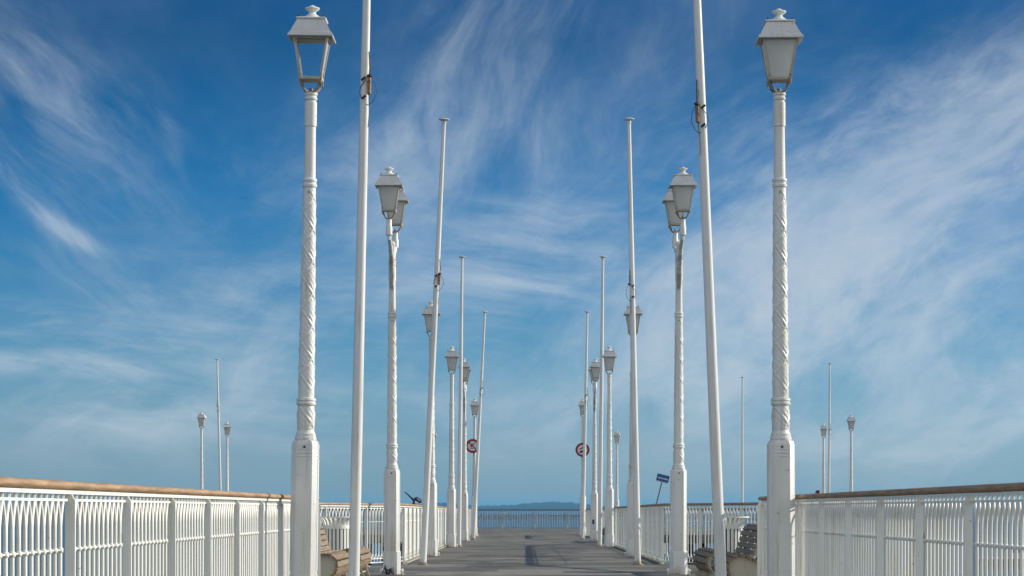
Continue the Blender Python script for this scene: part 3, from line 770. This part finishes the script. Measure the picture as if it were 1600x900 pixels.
# ------------------------------------------------------------------ benches
PROF = [(0.055,0.20),(0.012,0.255),(0.0,0.32),(0.012,0.385),(0.06,0.437),(0.125,0.450),(0.20,0.428),(0.28,0.386),(0.36,0.350),(0.43,0.350),(0.485,0.40),(0.515,0.475),(0.535,0.55),(0.553,0.625),(0.578,0.70),(0.625,0.752),(0.685,0.755),(0.715,0.71),(0.70,0.665)]
BLN = 2.45
def bench_parts(sgn):
    """profile in (out, z); sgn flips it so that the seat faces the walk"""
    P = [Vector((p[0]*1.20, p[1]*1.06)) for p in PROF]
    # resample evenly
    acc = [0.0]
    for a, b in zip(P, P[1:]): acc.append(acc[-1]+(b-a).length)
    def at(s):
        for i in range(len(P)-1):
            if s <= acc[i+1]: return P[i].lerp(P[i+1], (s-acc[i])/(acc[i+1]-acc[i]))
        return P[-1]
    slats = []
    n = int(acc[-1]/0.078)
    for k in range(n+1):
        s = acc[-1]*k/n; p = at(s); t = (at(min(s+0.01, acc[-1]))-at(max(s-0.01, 0))).normalized(); nn = Vector((-t.y, t.x))
        b = MB(); h, w = 0.013, 0.0320
        c = [p+t*w+nn*h, p+t*w-nn*h, p-t*w-nn*h, p-t*w+nn*h]
        b.prism([(q.x*sgn, q.y) for q in c], -BLN/2, BLN/2)
        slats.append(b.mesh('slat', SLAT))
    e = MB()
    low = []
    for k in range(25):
        s = acc[-1]*(0.04+0.92*k/24); p = at(s); t = (at(min(s+0.01, acc[-1]))-at(max(s-0.01, 0))).normalized(); nn = Vector((-t.y, t.x))
        low.append(((p-nn*0.0135), (p-nn*0.060)))
    for (a0, b0), (a1, b1) in zip(low, low[1:]):
        e.prism([(q.x*sgn, q.y) for q in (a0, a1, b1, b0)], -0.018, 0.018)
    web = [(0.035, 0.26), (0.06, 0.40), (0.13, 0.44), (0.26, 0.405), (0.42, 0.335), (0.53, 0.335), (0.60, 0.42), (0.60, 0.22), (0.10, 0.18), (0.05, 0.20)]
    e.prism([(x*sgn, z) for x, z in web], -0.016, 0.016)
    for leg in ([(0.07,0.22),(0.155,0.24),(0.115,0.03),(0.115,0.0),(0.0,0.0),(0.0,0.03)], [(0.46,0.23),(0.56,0.30),(0.64,0.03),(0.68,0.03),(0.68,0.0),(0.54,0.0),(0.54,0.03)]):
        e.prism([(x*sgn, z) for x, z in leg], -0.02, 0.02)
    return slats, e.mesh('end_frame', CREAM)
BP = {1: bench_parts(1), -1: bench_parts(-1)}
def bench(label, x, y, sgn):
    r = thing('bench', label, 'bench', (x, y, zdeck(y)), (0,0,0), 'curved slatted benches in the bays')
    slats, end = BP[sgn]
    for s in slats: link('slat', s, r)
    for yy in (-BLN/2+0.06, 0, BLN/2-0.06): link('end_frame', end, r, (0, yy, 0))
    cb = MB().tube([(sgn*0.08, -1.16, 0.12), (sgn*0.08, 1.16, 0.12)], 0.012, 8); cb.tube([(sgn*0.5, -1.16, 0.16), (sgn*0.5, 1.16, 0.16)], 0.012, 8)
    cb.build('stretcher', CREAM, r)
bench('nearer of the two left benches, its tan slats in the sun', -2.22, 13.40*K, -1)
bench('farther of the two left benches, close to the left litter bin', -2.22, 15.20*K, -1)
bench('nearer of the two right benches, grey slats, beside the nearest right flagpole', 2.32, 12.95*K, 1)
bench('farther of the two right benches, its rolled seat front showing left of the flagpole', 2.32, 14.45*K, 1)
bench('distant bench in the far left bay behind the fifth lamp post', -2.45, 35.8*K, -1)
bench('distant bench in the far right bay behind the fifth lamp post', 2.58, 35.8*K, 1)

# ------------------------------------------------------------------ litter bins
def bin_(label, x, y):
    r = thing('litter_bin', label, 'litter bin', (x, y, zdeck(y)), (0,0,0), 'slatted white litter bins in the bays')
    N = 22; R0 = 0.225
    for k in range(N):
        a = 2*math.pi*k/N; b = MB(); w = 0.022; rings = []
        for rr, z in ((R0, 0.08), (R0, 0.70), (R0+0.005, 0.78), (R0+0.025, 0.835), (R0+0.06, 0.87), (R0+0.095, 0.885)):
            c, s_ = math.cos(a), math.sin(a)
            rings.append([(c*(rr+d_) - s_*w*e_, s_*(rr+d_) + c*w*e_, z) for d_, e_ in ((0,-1),(0,1),(-0.006,1),(-0.006,-1))])
        b.loft(rings); b.build('slat', RAIL, r)
    def hoop(r0, r1, z0, z1):
        b = MB(); n = 40
        rg = [[(q*math.cos(2*math.pi*i/n), q*math.sin(2*math.pi*i/n), z) for i in range(n)] for q, z in ((r0, z0), (r1, z0), (r1, z1), (r0, z1), (r0, z0))]
        b.loft(rg, cap=False); return b
    hoop(R0+0.001, R0+0.008, 0.705, 0.765).build('band', RAIL, r)
    hoop(R0+0.001, R0+0.008, 0.12, 0.16).build('band', RAIL, r)
    hoop(R0+0.085, R0+0.105, 0.886, 0.905).build('rim', RAIL, r)
    MB().lathe([(0.18, 0.07), (0.205, 0.10), (0.208, 0.74), (0.195, 0.74), (0.19, 0.2), (0.1, 0.19)], 28).build('liner', RUBBER, r)
    MB().lathe([(0.12, 0.0), (0.12, 0.02), (0.05, 0.03), (0.05, 0.085), (0.24, 0.086), (0.24, 0.10)], 24).build('foot', RAIL, r)
bin_('slatted white litter bin with flared rim in the left bay, behind the left benches', -3.06, 17.75*K)
bin_('slatted white litter bin with flared rim in the right bay, behind the right benches', 3.34, 17.75*K)

# ------------------------------------------------------------------ prohibition signs on the last lamp posts
def disc(r0, r1, y0, y1, n=48):
    b = MB(); prof = ((r0, y0), (r1, y0), (r1, y1), (r0, y1))
    vs = []; fs = []
    for i in range(n):
        a = 2*math.pi*i/n
        vs += [(r*math.cos(a), y, r*math.sin(a)) for r, y in prof]
    for i in range(n):
        j = (i+1) % n
        for k in range(4): fs.append((i*4+k, i*4+(k+1) % 4, j*4+(k+1) % 4, j*4+k))
    return b.add(vs, fs)
def pic(polys, y0, y1):
    b = MB()
    for p in polys: b.prism(p, y0, y1)
    return b
def circ(cx, cz, r, n=14): return [(cx+r*math.cos(2*math.pi*i/n), cz+r*math.sin(2*math.pi*i/n)) for i in range(n)]
def thick(a, b, w):
    a, b = Vector(a), Vector(b); t = (b-a).normalized(); nn = Vector((-t.y, t.x))*w/2
    return [tuple(a+nn), tuple(b+nn), tuple(b-nn), tuple(a-nn)]
def roundsign(label, u, v, d):
    d *= K
    x = (u-819.5)/F*d; z = 1+(796-v)/F*d
    r = thing('prohibition_sign', label, 'sign', (x, d-0.14, z), (0,0,0))
    disc(0.001, 0.275, 0.0, 0.004).build('plate', SIGNW, r)
    disc(0.200, 0.288, -0.004, 0.008).build('ring', RED, r)
    b = MB()
    for zz in (-0.12, 0.12): b.box(-0.09, 0.09, 0.006, 0.03, zz-0.015, zz+0.015); b.tube([(0, 0.02, zz), (0, 0.11, zz)], 0.012, 8)
    b.build('clamp', FAR, r)
    return r
sg = roundsign('round red ringed sign with a red slash, on the last left lamp post', 738.5, 697, 44.4)
pic([thick((0.10, 0.12), (-0.085, -0.03), 0.028), thick((-0.075, -0.05), (-0.045, 0.04), 0.05), circ(-0.02, 0.06, 0.028), thick((-0.10, -0.105), (-0.05, -0.085), 0.018), thick((-0.05, -0.085), (0.0, -0.105), 0.018),
     thick((0.0, -0.105), (0.05, -0.085), 0.018), thick((0.05, -0.085), (0.10, -0.105), 0.018)], -0.002, 0.0).build('pictogram', DARK, sg)
pic([thick((-0.155, 0.155), (0.155, -0.155), 0.045)], -0.006, -0.003).build('slash', RED, sg)
sg = roundsign('round red ringed sign showing two dark vehicles, on the last right lamp', 910, 703, 44.4)
mo = [circ(-0.085, 0.035, 0.032), circ(0.085, 0.035, 0.032), thick((-0.085, 0.045), (0.0, 0.07), 0.03), thick((0.0, 0.07), (0.085, 0.045), 0.03), thick((-0.02, 0.085), (0.03, 0.125), 0.03), circ(0.045, 0.14, 0.02)]
ca = [[(-0.125, -0.105), (0.125, -0.105), (0.125, -0.07), (0.07, -0.055), (0.045, -0.02), (-0.05, -0.02), (-0.08, -0.055), (-0.125, -0.065)], circ(-0.07, -0.108, 0.026), circ(0.07, -0.108, 0.026)]
pic(mo, -0.002, 0.0).build('motorcycle_pictogram', DARK, sg); pic(ca, -0.002, 0.0).build('car_pictogram', DARK, sg)

# ------------------------------------------------------------------ tilted blue sign beyond the right railing
d = 40.0*K
xb = (1026-819.5)/F*d; zb = 1+(796-786)/F*d
tl = math.atan2(9.0, 36.0)
r = thing('notice_sign', 'tilted blue sign with white lettering on a thin brown pole beyond the right railing', 'sign', (xb - math.tan(tl)*(zb-SEA+1.0), d, SEA-1.0), (0, tl, 0))
H = (zb-SEA+1.0)/math.cos(tl) + 0.80
MB().tube([(0,0,0),(0,0,H)], 0.022, 8).build('pole', plain('brown_pole', (0.16, 0.08, 0.06), 0.7), r)
pl = MB().box(-0.23, 0.23, -0.034, -0.024, H-0.02, H+0.27).build('board', SIGNB, r)
ln = MB(); random.seed(4); xq = -0.18
while xq < 0.17:
    w = random.uniform(0.02, 0.036); ln.box(xq, xq+w, -0.036, -0.0345, H+0.105, H+0.155); xq += w+0.012
ln.box(-0.225, 0.225, -0.036, -0.0345, H-0.012, H+0.012)
ln.build('lettering', SIGNW, pl)

# ------------------------------------------------------------------ black swivel scope on the left handrail
dd = 22.4*K; r = thing('viewing_scope', 'small black swivelling scope on a stub on top of the left handrail', 'scope', (XL+0.0, dd, zdeck(dd)+1.141))
MB().lathe([(0.040, 0.0), (0.034, 0.012), (0.022, 0.02), (0.020, 0.085), (0.028, 0.095), (0.02, 0.11)], 14).build('stub', DARK, r)
b = MB(); ax = Vector((-0.72, -0.10, 0.69)).normalized()
b.tube([Vector((0.0, 0, 0.085)), Vector((0.0, 0, 0.085))+ax*0.10, Vector((0.0, 0, 0.085))+ax*0.255], [0.024, 0.017, 0.010], 10); b.build('barrel', DARK, r)
b = MB(); c0 = Vector((0.01, 0, 0.10)); b.tube([c0-ax*0.0+Vector((0.0,0,0.01)), c0-ax*0.03+Vector((0.04,0,0.03)), c0-ax*0.10+Vector((0.05,0,0.03)), c0-ax*0.13+Vector((0.04,0,0.02))], [0.03, 0.046, 0.044, 0.02], 10); bo = b.build('body', DARK, r)
MB().tube([c0-ax*0.02+Vector((0.045,-0.047,0.035)), c0-ax*0.09+Vector((0.052,-0.045,0.03))], 0.007, 6).build('trim_strip', FAR, bo)

# ------------------------------------------------------------------ person on the pier head
def person(label, x, y, h, face):
    r = thing('person', label, 'person', (x, y, zdeck(y)), (0, 0, face))
    k = h/1.78
    J = {'pelvis': (0,0,0.95), 'waist': (0,0,1.10), 'chest': (0,0.0,1.32), 'neck': (0,-0.01,1.48), 'head0': (0,-0.02,1.58), 'head1': (0,-0.02,1.70),
         'shl': (0.19,0,1.42), 'ell': (0.25,0.02,1.15), 'wrl': (0.24,-0.10,0.92), 'hal': (0.235,-0.13,0.83),
         'shr': (-0.19,0,1.42), 'elr': (-0.25,0.02,1.15), 'wrr': (-0.24,-0.10,0.92), 'har': (-0.235,-0.13,0.83),
         'hpl': (0.10,0,0.90), 'knl': (0.11,-0.02,0.50), 'anl': (0.11,0.02,0.09), 'tol': (0.13,-0.16,0.035),
         'hpr': (-0.10,0,0.90), 'knr': (-0.11,-0.02,0.50), 'anr': (-0.11,0.02,0.09), 'tor': (-0.13,-0.16,0.035)}
    RD = dict(pelvis=.15, waist=.135, chest=.155, neck=.06, head0=.085, head1=.095, sh=.075, el=.05, wr=.035, ha=.042, hp=.10, kn=.065, an=.045, to=.04)
    E = [('pelvis','waist'),('waist','chest'),('chest','neck'),('neck','head0'),('head0','head1')]
    for s in 'lr':
        E += [('chest','sh'+s),('sh'+s,'el'+s),('el'+s,'wr'+s),('wr'+s,'ha'+s),('pelvis','hp'+s),('hp'+s,'kn'+s),('kn'+s,'an'+s),('an'+s,'to'+s)]
    ks = list(J); me = bpy.data.meshes.new('body'); me.from_pydata([tuple(c*k for c in J[q]) for q in ks], [(ks.index(a), ks.index(b)) for a, b in E], [])
    o = link('body', me, r)
    md = o.modifiers.new('skin', 'SKIN'); md.use_smooth_shade = True
    for i, q in enumerate(ks):
        rr = RD.get(q, RD.get(q[:2], .05))*k
        me.skin_vertices[0].data[i].radius = (rr, rr*0.85); me.skin_vertices[0].data[i].use_root = (q == 'pelvis')
    o.modifiers.new('sub', 'SUBSURF').levels = 2; o.modifiers['sub'].render_levels = 2
    me.materials.append(plain('red_jacket', (0.16, 0.012, 0.025), 0.8, 0, 0.3))
    return r, k
pr, k = person('person in a dark red hood, only the head showing above the right handrail', (1279-819.5)/F*47.9*K, 47.9*K, 1.95, R(35))
me = bpy.data.meshes.new('trousers')
TV = [(0,0,0.96), (0.10,0,0.90), (0.11,-0.02,0.50), (0.11,0.015,0.10), (-0.10,0,0.90), (-0.11,-0.02,0.50), (-0.11,0.015,0.10)]
me.from_pydata([tuple(c*k for c in q) for q in TV], [(0,1),(1,2),(2,3),(0,4),(4,5),(5,6)], [])
tro = link('trousers', me, pr); tro.modifiers.new('skin', 'SKIN').use_smooth_shade = True
for i, rr in enumerate((.165, .125, .085, .07, .125, .085, .07)):
    me.skin_vertices[0].data[i].radius = (rr*k, rr*k*0.92); me.skin_vertices[0].data[i].use_root = (i == 0)
sbm = tro.modifiers.new('sub', 'SUBSURF'); sbm.levels = 2; sbm.render_levels = 2
me.materials.append(plain('dark_trousers', (0.02, 0.022, 0.035), 0.8))
f = MB()
f.lathe([(0.03, 1.52*k), (0.07, 1.56*k), (0.085, 1.63*k), (0.082, 1.70*k), (0.05, 1.75*k), (0.01, 1.77*k)], 16, 0, -0.045*k)
f.tube([(0, -0.12*k, 1.65*k), (0, -0.145*k, 1.615*k), (0, -0.12*k, 1.605*k)], [0.010, 0.016, 0.010], 8)
f.build('face', plain('skin', (0.42, 0.27, 0.20), 0.6), pr)
h = MB(); rg = []
for i in range(7):
    a = math.pi*i/6*0.62
    rg.append([(0.105*k*math.sin(a+0.05)*math.cos(t), 0.005+0.118*k*math.sin(a+0.05)*math.sin(t), (1.68+0.105*math.cos(a))*k) for t in [2*math.pi*j/18 for j in range(18)]])
h.loft(rg); h.build('hair', DARK, pr)
g = MB(); g.lathe([(0.10*k, 1.45*k), (0.125*k, 1.52*k), (0.126*k, 1.60*k), (0.124*k, 1.69*k), (0.10*k, 1.755*k), (0.06*k, 1.79*k), (0.01*k, 1.80*k)], 18, 0.012, 0.035); g.build('hood', plain('red_hood', (0.26, 0.02, 0.045), 0.8), pr)

# ------------------------------------------------------------------ boats
def boat(label, x, y, L, hullm, rz, cabin=True):
    r = thing('boat', label, 'boat', (x, y, SEA), (0,0,rz))
    st = [(-0.5, 0.15, 0.26), (-0.3, 0.17, 0.27), (0.0, 0.18, 0.28), (0.25, 0.14, 0.31), (0.42, 0.06, 0.36), (0.5, 0.006, 0.40)]
    rings = []
    for t, w, h in st:
        rings.append([(t*L, -w*L, h*L*0.45), (t*L, -w*L*0.75, -0.05*L), (t*L, 0, -0.09*L), (t*L, w*L*0.75, -0.05*L), (t*L, w*L, h*L*0.45)])
    MB().loft(rings).build('hull', hullm, r)
    g = MB()
    for s in (-1, 1): g.tube([(t*L, s*w*L, h*L*0.45) for t, w, h in st], 0.012*L, 6)
    g.build('gunwale', SIGNW, r)
    if cabin:
        c = MB(); c.loft([[(-0.22*L,-0.11*L,z0), (0.16*L,-0.09*L,z0), (0.16*L,0.09*L,z0), (-0.22*L,0.11*L,z0)] if z0 < 0.2*L else [(-0.20*L,-0.09*L,z0), (0.08*L,-0.075*L,z0), (0.08*L,0.075*L,z0), (-0.20*L,0.09*L,z0)] for z0 in (0.12*L, 0.27*L)])
        cb = c.build('cabin', SIGNW, r)
        w = MB(); w.box(-0.16*L, 0.06*L, -0.112*L, 0.112*L, 0.19*L, 0.235*L); w.build('window', DARK, cb)
boat('brown hulled boat with a white cabin moored beyond the right railing', 42.5, 93*K, 7.0, plain('brown_hull', (0.20, 0.11, 0.04), 0.5), R(12))
boat('small white boat with dark blue hull moored nearer beyond the right railing', 46.5, 86*K, 5.0, plain('blue_hull', (0.02, 0.04, 0.12), 0.5), R(-14))
boat('tiny white motor boat far out on the water, right of the walk', 60, 1150*K, 8.0, SIGNW, R(5))
boat('tiny white motor boat far out on the water, left of the walk', -28, 1400*K, 7.0, SIGNW, R(-8))

# ------------------------------------------------------------------ air
hm = bpy.data.materials.new('haze'); hm.use_nodes = True
n = hm.node_tree; n.nodes.clear(); o = n.nodes.new('ShaderNodeOutputMaterial'); v = n.nodes.new('ShaderNodeVolumePrincipled')
v.inputs['Color'].default_value = (0.20, 0.62, 1.0, 1); v.inputs['Density'].default_value = 0.00007; v.inputs['Anisotropy'].default_value = 0.2
n.links.new(v.outputs[0], o.inputs['Volume'])
hz = MB().box(-14200, 14200, -2700, 16200, SEA-1.2, 42).build('haze', hm); hz['kind'] = 'stuff'
